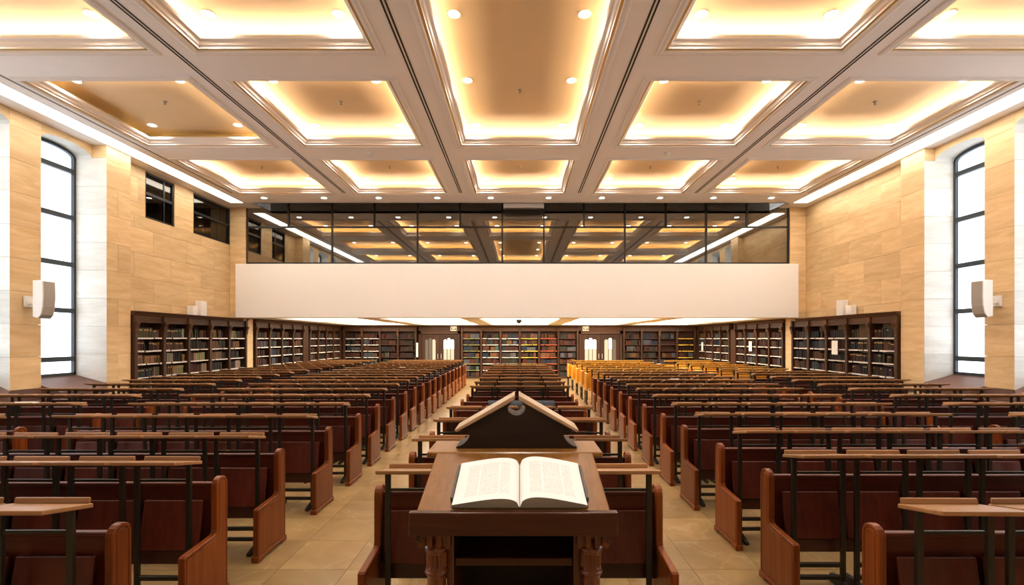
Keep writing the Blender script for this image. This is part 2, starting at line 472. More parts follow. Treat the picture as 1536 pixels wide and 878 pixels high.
for i, x in enumerate((-6.9, -3.5, 0, 3.5, 6.9)):
    for j, yy in enumerate((-2.2, 1.6)):
        downlight(x, yy, HC, f'unseen downlight in the plain ceiling {"behind" if j == 0 else "above"} the lectern, {ORD[i + 1]} from the left', SPOT_W * (4.0 if (i == 2 and j == 1) else 1.0), 70 if (i == 2 and j == 1) else 150)  # middle lamp over the lectern unseen, made strong and narrow to brighten the book
# sprinklers and detectors
for ci, ri, a, b, c, d in coffers:
    yy = (c + d) / 2 if ci != 2 or ri == 2 else 8.95
    t = MB().lathe([(.035, 6.62), (.035, 6.612), (.012, 6.61), (.012, 6.575), (.026, 6.57), (.026, 6.562)], (a + b) / 2, yy, grey_plastic, n=10)
    rn = ROWN[ri] if ci != 2 or ri == 2 else 'long'
    tag(t.obj('sprinkler'), f'small sprinkler head in the centre of the {rn} {COLN[ci]} ceiling coffer', 'sprinkler', 'ceiling sprinklers')
for s, px in ((-1, 555), (1, 1000)):
    t = MB().lathe([(.07, HC), (.07, HC - .025), (.045, HC - .05), (.02, HC - .055)], (px - 780) * 11.15 / FPX, 11.15, white_plastic, n=14)
    tag(t.obj('smoke_detector'), f'small round smoke detector under the far cross beam, {WORD[s]} of the middle coffers', 'detector')

# ------------------------------------------------------------------ stone side walls
ZJ = [1.04 + .6178 * k for k in range(5)] + [4.15, 4.77, 5.39, 6.01, HC]
ZJ = [1.04, 1.66, 2.285, 2.91, 3.53, 4.15, 4.77, 5.39, 6.01, HC]
def slabs(parent, plane, u0, u1, z0, z1, face, mat=travertine, length=1.25, thick=.03, name='stone_panel'):
    """stone panels over a rectangle. plane 'X': wall facing +-X at x=face (u along Y); 'Y': facing -Y/+Y at y=face (u along X).
    face is the outer skin; thick is signed back into the wall."""
    u0, u1 = sorted((u0, u1))
    js = [z0] + [z for z in ZJ if z0 + .05 < z < z1 - .05] + [z1]
    for k in range(len(js) - 1):
        n0 = js[k]; n1 = js[k + 1]
        kk = sum(1 for z in ZJ if z <= n0 + .01)
        us = [u0]
        st = u0 + (length * .5 if kk % 2 else length)
        st = math.floor(u0 / length) * length + (length * .5 if kk % 2 else 0)
        while st < u1:
            if st > u0 + .2 and st < u1 - .2: us.append(st)
            st += length
        us.append(u1)
        for i in range(len(us) - 1):
            g = .0025
            su, sz = us[i + 1] - us[i] - 2 * g, n1 - n0 - 2 * g
            cu, cz = (us[i] + us[i + 1]) / 2, (n0 + n1) / 2
            jit = random.uniform(-.0012, .0012)
            if plane == 'X':
                me = box_mesh(name, abs(thick), su, sz, mat); loc = (face + thick / 2 + jit, cu, cz)
            else:
                me = box_mesh(name, su, abs(thick), sz, mat); loc = (cu, face + thick / 2 + jit, cz)
            link(name, me, parent, loc)
WIN_Z0, SPRING, CROWN = 1.22, 5.985, 6.17
BARS = [5.68, 4.66, 3.63, 2.62, 1.57]
def portal(x, y, z, sy, sz, s):
    l = bpy.data.lights.new('window_portal', 'AREA'); l.shape = 'RECTANGLE'; l.size = sz; l.size_y = sy
    l.cycles.is_portal = True
    o = bpy.data.objects.new('window_portal', l); COL.objects.link(o); o.location = (x, y, z)
    o.rotation_euler = (0, R(90 * s), 0)
def arch_pts(y0, y1, zs, zc, n=12):
    r_ = zc - zs; half = (y1 - y0) / 2; cy = (y0 + y1) / 2
    return [(cy - half * math.cos(math.pi * k / n), zs + r_ * math.sin(math.pi * k / n) ** .8) for k in range(n + 1)]
for s, d in SIDE.items():
    w, p, g = d['w'], d['p'], d['g']
    back = w + .45
    wm = MB()
    (a0, a1), (b0, b1) = d['win0'], d['win']
    pit = b0 - a0
    more = [(a0 - pit * k, a1 - pit * k) for k in range(5, 0, -1)]      # the row of windows goes on towards the lectern
    yy = -5.2
    for q in more:
        wm.box(s * (w + .03), s * back, yy, q[0] - .03, 0, HC, wall_grout); yy = q[1] + .03
    wm.box(s * (w + .03), s * back, yy, a0 - .03, 0, HC, wall_grout)
    wm.box(s * (w + .03), s * back, a1 + .03, b0 - .03, 0, HC, wall_grout)
    # window 2 -> end, with upper window holes on the left
    holes = [(12.23, 13.27), (14.03, 15.80)] if s < 0 else []
    cuts = [b1 + .03] + [v for h in holes for v in h] + [25.2]
    for i in range(0, len(cuts), 2):
        wm.box(s * (w + .03), s * back, cuts[i], cuts[i + 1], 0, HC, wall_grout)
    for h in holes:
        wm.box(s * (w + .03), s * back, h[0], h[1], 0, 5.08, wall_grout)
        wm.box(s * (w + .03), s * back, h[0], h[1], 6.26, HC, wall_grout)
    for (y0, y1) in (*more, (a0, a1), (b0, b1)):
        wm.box(s * (w + .03), s * back, y0 - .03, y1 + .03, 0, 1.0, wall_grout)
        wm.box(s * (g + .02), s * back, y0 - .03, y1 + .03, CROWN + .02, HC, wall_grout)
    wm.box(s * (p + .03), s * (w + .03), b1 + .03, d['pend'], 0, HC, wall_grout)
    wm.box(s * (p + .03), s * (w + .03), 16.13, 16.57, 0, 2.70, wall_grout)
    wall = struct(f'wall_{WORD[s]}', wm)
    # claddings
    yy = -2.0
    for q in more:
        slabs(wall, 'X', yy, q[0], 1.04, HC, s * w, thick=s * .03, length=2); yy = q[1]
    slabs(wall, 'X', yy, a0, 1.04, HC, s * w, thick=s * .03, length=2)
    slabs(wall, 'X', a1, b0, 1.04, HC, s * w, thick=s * .03, length=2)
    slabs(wall, 'X', b1, d['pend'], .6, HC, s * p, thick=s * .03, length=2)
    slabs(wall, 'Y', s * p, s * w, .6, HC, d['pend'], thick=-.03, length=2)
    ya = d['pend']
    if holes:
        slabs(wall, 'X', ya, YG - .08, 2.6, 5.08, s * w, thick=s * .03)
        slabs(wall, 'X', ya, 12.23, 5.08, HC, s * w, thick=s * .03, length=2)
        slabs(wall, 'X', 13.27, 14.03, 5.08, HC, s * w, thick=s * .03, length=2)
    else:
        slabs(wall, 'X', ya, YG - .08, 2.6, HC, s * w, thick=s * .03)
    slabs(wall, 'Y', s * (8.965 if s < 0 else 8.82), s * w, 2.6, HC, YG - .08, thick=.05, length=2)
    slabs(wall, 'X', 16.13, 16.57, .3, 2.70, s * p, thick=s * .03, length=2)
    slabs(wall, 'Y', s * p, s * w, .3, 2.70, 16.13, thick=.03, length=2)
    # window reveals, spandrels, sills
    for wi, (y0, y1) in enumerate(((a0, a1), (b0, b1), *more)):
        front = p if wi == 1 else w
        slabs(wall, 'Y', s * front, s * (g + .03), 1.04, SPRING + .03, y1, mat=daylit_stone, thick=.03, length=3, name='reveal_panel')
        slabs(wall, 'Y', s * w, s * (g + .03), 1.04, SPRING + .03, y0, mat=daylit_stone, thick=-.03, length=3, name='reveal_panel')
        if wi == 1:   # above the springing the pier flank is plain stone
            slabs(wall, 'Y', s * p, s * w, SPRING + .03, HC, y1, thick=.03, length=3)
        ap = arch_pts(y0, y1, SPRING + .02, CROWN)
        m = MB(); n = len(ap)
        x_in, x_out = s * w, s * (g + .03)
        for k in range(n - 1):
            (ya_, za), (yb_, zb) = ap[k], ap[k + 1]
            m.add([(x_in, ya_, za), (x_in, yb_, zb), (x_in, yb_, HC), (x_in, ya_, HC)], [(0, 1, 2, 3)], travertine)
            m.add([(x_in, ya_, za), (x_in, yb_, zb), (x_out, yb_, zb), (x_out, ya_, za)], [(0, 1, 2, 3)], daylit_stone)
            m.add([(x_out, ya_, za), (x_out, yb_, zb), (x_out, yb_, HC), (x_out, ya_, HC)], [(0, 1, 2, 3)], daylit_stone)
        m.obj('arch_spandrel', wall)
        # sloping brown sill with a hip at its far corner
        sl = MB()
        xo, xi = s * (g - .01), s * (front - .05)
        zt, zb_ = WIN_Z0, 1.0
        sl.add([(xo, y1, zt), (s * front, y1, zb_ + .03), (xi, y1 - .12, zb_ - .05), (xo, y0, zt), (xi, y0, zb_ - .05),
                (xo, y1, .8), (xi, y1, .8), (xo, y0, .8), (xi, y0, .8)],
               [(0, 1, 2), (0, 2, 4, 3), (1, 6, 8, 4, 2), (0, 5, 6, 1), (3, 4, 8, 7)], brown_sill)
        st = struct('trim_1', sl, wall)
        # window
        fr = MB(); th = .055
        xa, xb = s * (g - .045), s * (g + .02)
        zs = SPRING - .02
        fr.box(xa, xb, y0, y0 + th, WIN_Z0, zs + .02, frame_metal); fr.box(xa, xb, y1 - th, y1, WIN_Z0, zs + .02, frame_metal)
        fr.box(xa, xb, y0, y1, WIN_Z0 - .02, WIN_Z0 + .05, frame_metal)
        ao, ai = arch_pts(y0, y1, zs, CROWN - .01), arch_pts(y0 + th, y1 - th, zs, CROWN - .075)
        for k in range(len(ao) - 1):
            q = [ao[k], ao[k + 1], ai[k + 1], ai[k]]
            fr.prism(q, xa, xb, frame_metal, 'X')
        wn = struct(f'window_{1 + wi + (0 if s < 0 else 10)}', fr)
        portal(s * (g + .10), (y0 + y1) / 2, (WIN_Z0 + CROWN) / 2, y1 - y0, CROWN - WIN_Z0, s)
        for zb2 in BARS:
            MB().box(s * (g - .055), s * (g + .02), y0 + th, y1 - th, zb2 - .05, zb2 + .05, frame_metal).obj('window_bar', wn)
        zz = [WIN_Z0 + .05] + BARS[::-1]
        for k in range(len(zz)):
            if k < len(zz) - 1: MB().box(s * (g - .008), s * (g - .002), y0 + th, y1 - th, zz[k] + .03, zz[k + 1] - .04, window_glass).obj('window_pane', wn)
            else:
                q = [(y0 + th, zz[k] + .05)] + ai + [(y1 - th, zz[k] + .05)]
                MB().prism(q, s * (g - .008), s * (g - .002), window_glass, 'X').obj('window_pane', wn)
    # brown wainscot under the piers
    wc = MB().box(s * (w - .02), s * (w + .03), -2.0, a0, 0, 1.0, brown_sill).box(s * (w - .02), s * (w + .03), a1, b0, 0, 1.03, brown_sill)
    wc.box(s * (p - .03), s * (p + .02), b1 + .1, d['pend'], 0, .6, brown_sill)
    wc.box(s * (w - .20), s * (w + .03), a0, b1, 0, .80, brown_sill)
    struct('wainscot', wc, wall)
    # upper windows towards a dark room
    for hi, (y0, y1) in enumerate(holes):
        m = MB(); xa, xb = s * (w + .02), s * (w + .10); t_ = .05
        zt, zb_ = 6.26, 5.08
        for q in ((y0, y0 + t_, zb_, zt), (y1 - t_, y1, zb_, zt), (y0, y1, zb_, zb_ + t_), (y0, y1, zt - t_, zt), (y0, y1, 5.68, 5.75)):
            m.box(xa, xb, q[0], q[1], q[2], q[3], black_metal)
        wn = struct(f'window_{21 + hi}', m)
        for q in ((zb_ + t_, 5.68), (5.75, zt - t_)):
            MB().box(s * (w + .055), s * (w + .06), y0 + t_, y1 - t_, q[0], q[1], side_glass).obj('window_pane', wn)
        ym = y0 + (y1 - y0) * .66
        MB().box(s * (w + .045), s * (w + .08), ym, ym + .04, zb_ + t_, zt - t_, black_metal).obj('window_bar', wn)
    if holes:
        dr = MB()
        dr.box(s * (back + .6), s * (back + .7), 11.8, 16.2, 4.6, 6.6, gallery_dark).box(s * back, s * (back + .7), 11.7, 11.8, 4.6, 6.6, gallery_dark)
        dr.box(s * back, s * (back + .7), 16.1, 16.2, 4.6, 6.6, gallery_dark).box(s * back, s * (back + .7), 11.7, 16.2, 4.6, 4.7, gallery_dark)
        dr.box(s * back, s * (back + .7), 11.7, 16.2, 6.5, 6.6, gallery_dark)
        struct('wall_side_room', dr)
# wall behind the camera, far wall, roof edges
struct('wall_back', MB().box(-10.4, 10.4, -5.4, -5.2, 0, 7, travertine))
struct('wall_far', MB().box(-10.4, 10.4, YB, YB + .2, 0, 7, gallery_dark))

# ------------------------------------------------------------------ gallery
PXL, PXR = (353 - 780) * YP / FPX, (1198 - 780) * YP / FPX
ga = MB().box(PXL, PXR, YP, YP + .30, 2.70, 4.45, parapet_paint)
ga.box(-9.5, 9.4, YP + .32, YB, 2.86, 3.1, white_plaster)
struct('wall_parapet', ga, bevel=.006)
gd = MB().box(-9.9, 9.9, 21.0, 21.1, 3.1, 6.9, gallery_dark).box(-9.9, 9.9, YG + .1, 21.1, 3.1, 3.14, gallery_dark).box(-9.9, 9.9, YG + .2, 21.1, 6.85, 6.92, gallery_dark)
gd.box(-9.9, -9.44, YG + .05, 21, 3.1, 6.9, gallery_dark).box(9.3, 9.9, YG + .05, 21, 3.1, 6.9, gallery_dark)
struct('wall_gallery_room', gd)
GS = YG / FPX
gx = lambda px: (px - 780) * GS
gz = lambda py: 2 + (509 - py) * GS
gf = MB(); t_ = .055
ztop, zbot, ztr = 6.90, 4.45, gz(341)
XL, XR = gx(368.5), gx(1184)
full = [368.5, 498.5, 626.5, 753.5, 815.7, 937, 1059, 1182.5]
half = [433, 562, 690, 875.7, 998.5, 1120]
gf.box(XL, XR, YG - .03, YG + .05, zbot, zbot + .07, black_metal)
gf.box(XL, XR, YG - .03, YG + .05, ztop - .06, ztop, black_metal)
gw = struct('window_23', gf)
for px in full: MB().box(gx(px) - t_ / 2, gx(px) + t_ / 2, YG - .035, YG + .055, zbot + .07, ztop - .06, black_metal).obj('mullion', gw)
for px in half: MB().box(gx(px) - t_ / 2, gx(px) + t_ / 2, YG - .03, YG + .05, ztr, ztop - .06, black_metal).obj('mullion', gw)
for i in range(len(full) - 1):
    a, b = gx(full[i]) + t_ / 2, gx(full[i + 1]) - t_ / 2
    MB().box(a, b, YG - .03, YG + .05, ztr - .028, ztr + .028, black_metal).obj('transom', gw)
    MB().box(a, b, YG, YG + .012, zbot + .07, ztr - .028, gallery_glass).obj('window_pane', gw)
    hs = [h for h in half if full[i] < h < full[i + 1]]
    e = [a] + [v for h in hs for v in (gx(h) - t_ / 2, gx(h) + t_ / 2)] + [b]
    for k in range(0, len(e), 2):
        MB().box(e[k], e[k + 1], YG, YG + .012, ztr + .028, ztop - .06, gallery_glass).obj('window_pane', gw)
# screen housing at the beam end
t = thing('screen_housing', ((785.5 - 780) * YE / FPX, YE + .02, HC), 'narrow white projection screen housing at the ceiling edge above the middle glass', 'screen case')
MB().box(-.64, .64, 0, .16, -.13, .02, white_plaster).obj('case', t, bevel=.008)
MB().box(-.60, .60, .05, .11, -.135, -.128, slot_dark).obj('slot', t)

# ceiling below the gallery with luminous panels
us = MB()
ux = [(-8.3, -5.5), (-4.85, -2.0), (-1.42, 1.42), (2.0, 4.85), (5.5, 8.3)]
uy = (16.35, 24.2)
xs = sorted({-9.5, 9.4, *[v for q in ux for v in q]})
for i in range(len(xs) - 1):
    m_ = (xs[i] + xs[i + 1]) / 2
    if any(q[0] < m_ < q[1] for q in ux):
        us.box(xs[i], xs[i + 1], YP + .3, uy[0], 2.70, 2.74, white_plaster).box(xs[i], xs[i + 1], uy[1], YB, 2.70, 2.74, white_plaster)
    else: us.box(xs[i], xs[i + 1], YP + .3, YB, 2.70, 2.74, white_plaster)
for q in ux: us.box(q[0], q[1], 20.1, 20.45, 2.70, 2.74, white_plaster)
struct('ceiling_under_gallery', us)
for i, q in enumerate(ux):
    for j, (ya, yb) in enumerate(((uy[0], 20.1), (20.45, uy[1]))):
        t = thing('ceiling_luminaire', ((q[0] + q[1]) / 2, (ya + yb) / 2, 2.76), f'{"front" if j == 0 else "rear"} luminous ceiling panel under the gallery, {ORD[i + 1]} from the left', 'light', 'luminous panels under the gallery')
        w_, l_ = (q[1] - q[0]) / 2, (yb - ya) / 2
        MB().box(-w_, w_, -l_, l_, -.01, .02, panel_glow).obj('diffuser', t)
        MB().sweep(-w_, w_, -l_, l_, [(0, -.058), (.03, -.058), (.05, -.03), (.05, -.011)], [moulding] * 3).obj('frame', t)
t = MB().lathe([(.10, 2.70), (.10, 2.66), (.085, 2.63), (.06, 2.58), (.02, 2.555)], (778.5 - 780) * 17.2 / FPX, 17.2, black_metal, n=16)
tag(t.obj('dome_camera'), 'dark dome camera hanging under the gallery above the centre pews', 'camera')

# ------------------------------------------------------------------ bookcases
CORN_Z, OPEN_Z = 2.67, 2.40
SHELF_Z = [.10, .42, .75, 1.075, 1.40, 1.72, 2.035]
def bookcase(name_label, loc, rz, bays, tail=0.0, strips=None, group='dark wooden bookcases'):
    """local: x along the case (left to right seen from the room), y into the wall, z up. bays: list of widths."""
    t = thing('bookcase', loc, name_label, 'bookcase', group, rz)
    total = sum(bays) + .09 + tail; dep = .33
    MB().box(0, total, dep - .02, dep, 0, OPEN_Z + .1, case_wood).obj('back_panel', t)
    MB().box(0, total, -.02, dep - .02, 0, .09, case_wood).obj('plinth', t, bevel=.008)
    MB().box(0, total, 0, dep, OPEN_Z, CORN_Z - .10, case_trim).obj('frieze', t)
    MB().prism([(.30, CORN_Z - .10), (.0, CORN_Z - .10), (-.025, CORN_Z - .085), (-.03, CORN_Z - .06), (-.065, CORN_Z - .03), (-.075, CORN_Z), (.30, CORN_Z)], -.03, total + .03, case_trim, 'X').obj('cornice', t)
    x = 0; edges = []
    for i in range(len(bays) + 1):
        st = MB().box(x, x + .09, -.03, dep - .02, .09, OPEN_Z, case_wood).obj('stile', t, bevel=.006)
        MB().prism([(-.03, OPEN_Z - .26), (-.045, OPEN_Z - .22), (-.06, OPEN_Z - .10), (-.09, OPEN_Z - .03), (-.09, OPEN_Z + .02), (-.03, OPEN_Z + .02)], x - .005, x + .095, case_trim, 'X').box(x + .02, x + .07, -.036, -.03, OPEN_Z - .34, OPEN_Z - .26, case_trim).obj('corbel', st)
        MB().box(x - .008, x + .098, -.05, 0, OPEN_Z + .02, CORN_Z - .10, case_trim).obj('frieze_block', st)
        if i < len(bays): edges.append((x + .09, x + bays[i])); x += bays[i]
    if tail: MB().box(x + .09, total, -.01, dep - .02, .09, OPEN_Z, case_wood).obj('side_panel', t)
    for bi, (a, b) in enumerate(edges):
        for k, z in enumerate(SHELF_Z):
            sh = MB().box(a, b, .01, dep - .02, z - .025, z, case_wood).obj('shelf', t)
            col = (strips or {}).get(bi, shelf_label)
            if col is None or z < .3: continue
            # row of paper labels hanging a little unevenly on the shelf edge
            m = MB(); xx = a + .02; rr = random.Random(bi * 31 + k)
            while xx < b - .06:
                l_ = min(rr.uniform(.10, .28), b - .02 - xx)
                m.box(xx, xx + l_, .003, .012, z - .026 - rr.uniform(0, .012), z + rr.uniform(-.002, .006), col); xx += l_ + (.003 if rr.random() < .8 else .05)
            m.obj('label_strip', sh)
    return t, edges
BOOK_MESH = {}
def book_mesh(th, h, dp):
    key = (round(th, 3), round(h, 3), round(dp, 3))
    if key not in BOOK_MESH:
        m = MB(); hw = th / 2; r_ = min(.006, hw * .6)
        prof = [(-hw, .012), (-hw + r_, .002), (0, 0), (hw - r_, .002), (hw, .012), (hw, dp), (-hw, dp)]
        m.prism(prof, 0, h, book_cover, 'Z')
        if random.random() < .6: m.box(-hw + .002, hw - .002, -.0015, .006, h * .72, h * .84, gilt_band)
        BOOK_MESH[key] = m.mesh('book')
    return BOOK_MESH[key]
FARB = MB(); FARC = []
def fill_shelf(t, edges, bi, k, individuals=None, fullness=.96, tall=.235, palette=None):
    """books on one shelf; individuals = text used in labels, else joined into the far mass"""
    a, b = edges[bi]; z = SHELF_Z[k]; rr = random
    x = a + .02 + (rr.uniform(.0, .12) if rr.random() < .3 else 0); end = a + (b - a) * fullness
    M = t.matrix_basis.copy() if individuals is None else None
    R_ = Matrix.Rotation(t.rotation_euler[2], 4, 'Z'); R_.translation = t.location
    i = 0; pal = palette or BOOKCOLS; setc = rr.choice(pal); seth = rr.uniform(.88, 1.05); setw = rr.choice((.032, .038, .044, .05)); left = rr.randint(4, 10)
    while True:
        if left == 0:
            setc = rr.choice(pal); seth = rr.uniform(.8, 1.06); setw = rr.choice((.03, .036, .042, .05)); left = rr.randint(3, 10)
            if rr.random() < .18: x += rr.uniform(.03, .10)
        left -= 1
        th = setw; h = round(tall * seth + .004 * rr.choice((-1, 0, 1)), 3); dp = .20
        lean = 0
        if left == 0 and rr.random() < .45: lean = rr.uniform(-.22, -.08)
        foot = th + abs(math.sin(lean)) * h
        if x + foot > end: break
        cx = x + th / 2 + (abs(math.sin(lean)) * h if lean < 0 else 0)
        x += foot + .0015
        c = tuple(min(.9, q * rr.uniform(.7, 1.4)) for q in setc)
        yo = .045 + rr.uniform(-.01, .012)
        L = R_ @ Matrix.Translation((cx, yo, z + abs(math.sin(lean)) * th / 2)) @ Matrix.Rotation(lean, 4, 'Y')
        i += 1
        if individuals:
            o = link('book', book_mesh(th, h, dp)); o.matrix_world = L; o.color = (*c, 1)
            tone = 'near-black' if max(c) < .022 else ('tan' if max(c) > .09 else ('blue-black' if c[2] > c[0] else 'dark brown'))
            tag(o, f'{tone} book, {ORD[i]} along the {individuals}', 'book', 'books on the nearest bookcases')
        else:
            hw = th / 2
            v = [L @ Vector(q) for q in ((-hw, 0, 0), (hw, 0, 0), (hw, dp, 0), (-hw, dp, 0), (-hw, 0, h), (hw, 0, h), (hw, dp, h), (-hw, dp, h))]
            FARB.add(v, [(0, 1, 5, 4), (4, 5, 6, 7), (1, 2, 6, 5), (3, 0, 4, 7)], far_book); FARC.extend([c] * 4)
BW = .93
PAL_TAN = BOOKCOLS + [(.18, .12, .06), (.13, .075, .035), (.22, .18, .12)]
PAL_DARK = BOOKCOLS[:7] + [(.05, .05, .055)]
for s in (-1, 1):
    d = SIDE[s]
    X = s * (d['p'] - .04)
    segs = [('nearest', 11.40 if s < 0 else 11.58, 16.10), ('middle', 16.62, 20.80), ('farthest', 20.88, 24.52)]
    for si, (nm, ya, yb) in enumerate(segs):
        n = 5 if si == 0 else 4
        tail = .45 if si == 1 else 0
        bw = (yb - ya - .09 - tail) / n
        lab = f'{nm} dark wooden bookcase along the {WORD[s]} wall, filled with books'
        if s < 0:   # faces +X, left end (seen from the room) is the near end
            t, ed = bookcase(lab, (X, ya, 0), R(90), [bw] * n, tail)
        else:
            t, ed = bookcase(lab, (X, yb - tail, 0), R(-90), [bw] * n, 0)
            if tail: MB().box(-tail, 0, 0, .31, 0, OPEN_Z, case_wood).obj('side_panel', t)
        pal = PAL_TAN if s < 0 and si == 0 else PAL_DARK
        for bi in range(n):
            nb = bi if s < 0 else n - 1 - bi      # 0 = nearest bay
            for k in range(2, 7):
                near = si == 0 and nb < 2 and k >= 3
                txt = f'{ORD[7 - k]} shelf of the {"nearest" if nb == 0 else "second nearest"} bay, {WORD[s]} bookcase'
                fill_shelf(t, ed, bi, k, txt if near else None, fullness=random.choice((.97, .97, .85, .75)) if not near else random.choice((.98, .95)), palette=pal)
for nm, x0, x1, n, strips in (('left', -9.0, -5.27, 4, {2: None, 3: None}), ('middle', -3.0, 2.98, 6, {0: label_green, 3: label_yellow, 4: label_red, 5: None}), ('right', 5.25, 8.95, 4, {0: None, 1: None, 2: None, 3: label_yellow})):
    bw = (x1 - x0 - .09) / n
    t, ed = bookcase(f'{nm} bookcase on the far wall, {"between the two doors" if nm == "middle" else "beside a double door"}', (x0, YB - .36, 0), 0, [bw] * n, 0, strips)
    for bi in range(n):
        for k in range(0 if nm == 'middle' else 1, 7):
            if nm == 'right' and bi >= 2 and k in (5, 4, 6) and not (bi == 2 and k == 6): continue
            fill_shelf(t, ed, bi, k, None, fullness=random.choice((.97, .97, .9)), palette=[(q[0] * 1.6, q[1] * 1.6, q[2] * 1.6) for q in PAL_DARK] if nm == 'middle' else PAL_DARK)
fo = FARB.obj('far_books')
at = fo.data.color_attributes.new('tone', 'FLOAT_COLOR', 'CORNER')
buf = []
for p_, c in zip(fo.data.polygons, FARC):
    for _ in range(p_.loop_total): buf += [*c, 1]
at.data.foreach_set('color', buf)
tag(fo, 'rows of dark bound books filling the more distant bookcases', 'books', None, 'stuff')

# notices hanging on the bookcases
def notice(x, y, z, w_, h_, rz, label):
    t = MB().box(-w_ / 2, w_ / 2, -.003, .001, -h_ / 2, h_ / 2, paper).obj('paper_notice')
    t.location = (x, y, z); t.rotation_euler = (0, 0, rz)
    tag(t, label, 'notice', 'paper notices on the shelves')
xr = SIDE[1]['p'] - .085
notice(xr, (xr) * FPX / (1252 - 780), 1.76, .26, .40, R(-90), 'white paper notice hanging on the nearest right bookcase shelves')
notice(xr, (xr) * FPX / (1125.5 - 780), 1.72, .24, .38, R(-90), 'white paper notice hanging on the middle right bookcase')
notice(xr, (xr) * FPX / (1053.5 - 780), 1.63, .22, .42, R(-90), 'white sheet hanging on the farthest right bookcase')

# ------------------------------------------------------------------ doors in the far wall
for di, (xa, xb, lit) in enumerate(((-5.16, -3.08, ((0, 0, .5), (1, 1, 1))), (3.02, 5.22, ((1, 1, 1), (.5, 1, 0))))):
    yf = YB - .30
    fr = MB().box(xa, xa + .10, yf, YB, 0, 2.42, case_wood).box(xb - .10, xb, yf, YB, 0, 2.42, case_wood)
    fr.box(xa, xb, yf, YB, 2.27, 2.45, case_trim).box(xa - .02, xb + .02, yf - .03, YB, 2.45, 2.67, case_trim)
    dr = struct(f'door_{di + 1}', fr)
    mid = (xa + xb) / 2
    for li, (a, b) in enumerate(((xa + .10, mid - .005), (mid + .005, xb - .10))):
        pa, pb = a + .20, b - .20
        lf = MB(); y0, y1 = yf + .08, yf + .13
        lf.box(a, pa, y0, y1, 0, 2.26, case_wood).box(pb, b, y0, y1, 0, 2.26, case_wood)
        lf.box(pa, pb, y0, y1, 0, .92, case_wood).box(pa, pb, y0, y1, 2.10, 2.26, case_wood)
        w3 = (pb - pa) / 3
        for q in range(3):   # arched heads of the three lights
            c0, c1 = pa + q * w3, pa + (q + 1) * w3
            zs = 1.90 + (.07 if q == 1 else 0)
            pts = [(c0, 2.11), (c0, zs)] + [((c0 + c1) / 2 - w3 / 2 * math.cos(math.pi * kk / 8), zs + .09 * math.sin(math.pi * kk / 8)) for kk in range(1, 8)] + [(c1, zs), (c1, 2.11)]
            lf.prism(pts, y0, y1, case_wood, 'Y')
            if q: lf.box(c0 - .012, c0 + .012, y0, y1, .92, 2.0, case_wood)
        leaf = lf.obj('door_leaf', dr)
        for q in range(3):
            c0, c1 = pa + q * w3, pa + (q + 1) * w3
            v_ = lit[li][q]
            MB().box(c0, c1, y1 - .03, y1 - .02, .92, 1.50, (ground_pane if v_ else dim_pane)).obj('door_pane', leaf)
            MB().box(c0, c1, y1 - .03, y1 - .02, 1.50, 2.08, (lit_pane if v_ == 1 else dim_pane if not v_ else ground_pane)).obj('door_pane', leaf)
        hx = b - .08 if li == 0 else a + .08
        MB().box(hx - .015, hx + .015, y0 - .05, y0, 1.0, 1.25, grey_plastic).obj('door_handle', leaf)
    sx = (680.5 if di == 0 else 878.5)
    sx = (sx - 780) * (yf - .08) / FPX
    t = thing('exit_sign', (sx, yf - .10, 2.42), f'small lit sign plate above the {"left" if di == 0 else "right"} far door', 'sign', 'signs above the far doors')
    MB().box(-.16, .16, 0, .04, 0, .24, sign_plate).obj('plate', t, bevel=.006)
    MB().box(-.12, -.075, -.003, 0, .05, .17, sign_ink).box(-.075, -.05, -.003, 0, .03, .09, sign_ink).box(.0, .06, -.003, 0, .04, .11, sign_ink).box(.08, .14, -.003, 0, .04, .12, sign_ink).box(.10, .12, -.003, 0, .12, .15, sign_ink).obj('lettering', t)
notice(-5.23, YB - .40, 1.45, .09, .72, 0, 'tall narrow cream notice strip beside the left far door')

# ------------------------------------------------------------------ speakers
def speaker(s, x, y, z):
    t = thing('wall_speaker', (x, y, z), f'white curved loudspeaker bracketed on the {WORD[s]} stone pier between the windows', 'speaker')
    t.scale = (1, 1, 1)
    pr = [(s * .0, -.34), (s * -.10, -.37), (s * -.155, -.30), (s * -.185, -.15), (s * -.195, .05), (s * -.19, .34), (s * -.14, .355), (s * .0, .35)]
    MB().prism(pr, -.10, .16, white_plastic, 'Y').obj('body', t, fix=True, bevel=.006)
    pg = [(s * -.105, -.372), (s * -.16, -.302), (s * -.192, -.15), (s * -.202, .05), (s * -.197, .335), (s * -.19, .335), (s * -.19, .05), (s * -.18, -.15), (s * -.15, -.30), (s * -.10, -.36)]
    MB().prism(pg, -.08, .14, grey_plastic, 'Y').obj('grille', t, fix=True)
    MB().box(s * 0, s * .20, .0, .05, -.09, -.02, white_plastic).box(s * .19, s * .215, -.06, .11, -.15, .06, white_plastic).obj('bracket', t)
speaker(-1, -9.28 + .03, 9.27, 2 + 60 * 9.27 / FPX)
speaker(1, 9.125, 9.42, 2 + 61 * 9.42 / FPX)
for s, pa, pb in ((-1, 301.5, 288.5), (1, 1263.5, 1276.5)):
    X = s * (SIDE[s]['p'] + .12)
    for px, w_, h_, nm in ((pa, .26, .44, 'tall'), (pb, .20, .27, 'short')):
        Y = X * FPX / (px - 780)
        t = thing('cabinet_speaker', (X, Y, CORN_Z), f'{nm} white box speaker standing on top of the nearest {WORD[s]} bookcase', 'speaker')
        MB().box(-.09, .09, -w_ / 2, w_ / 2, 0, h_, white_plastic).obj('case', t, bevel=.01)
        MB().box(-s * .092, -s * .088, -w_ / 2 + .02, w_ / 2 - .02, .03, h_ - .03, white_plastic).obj('grille', t)

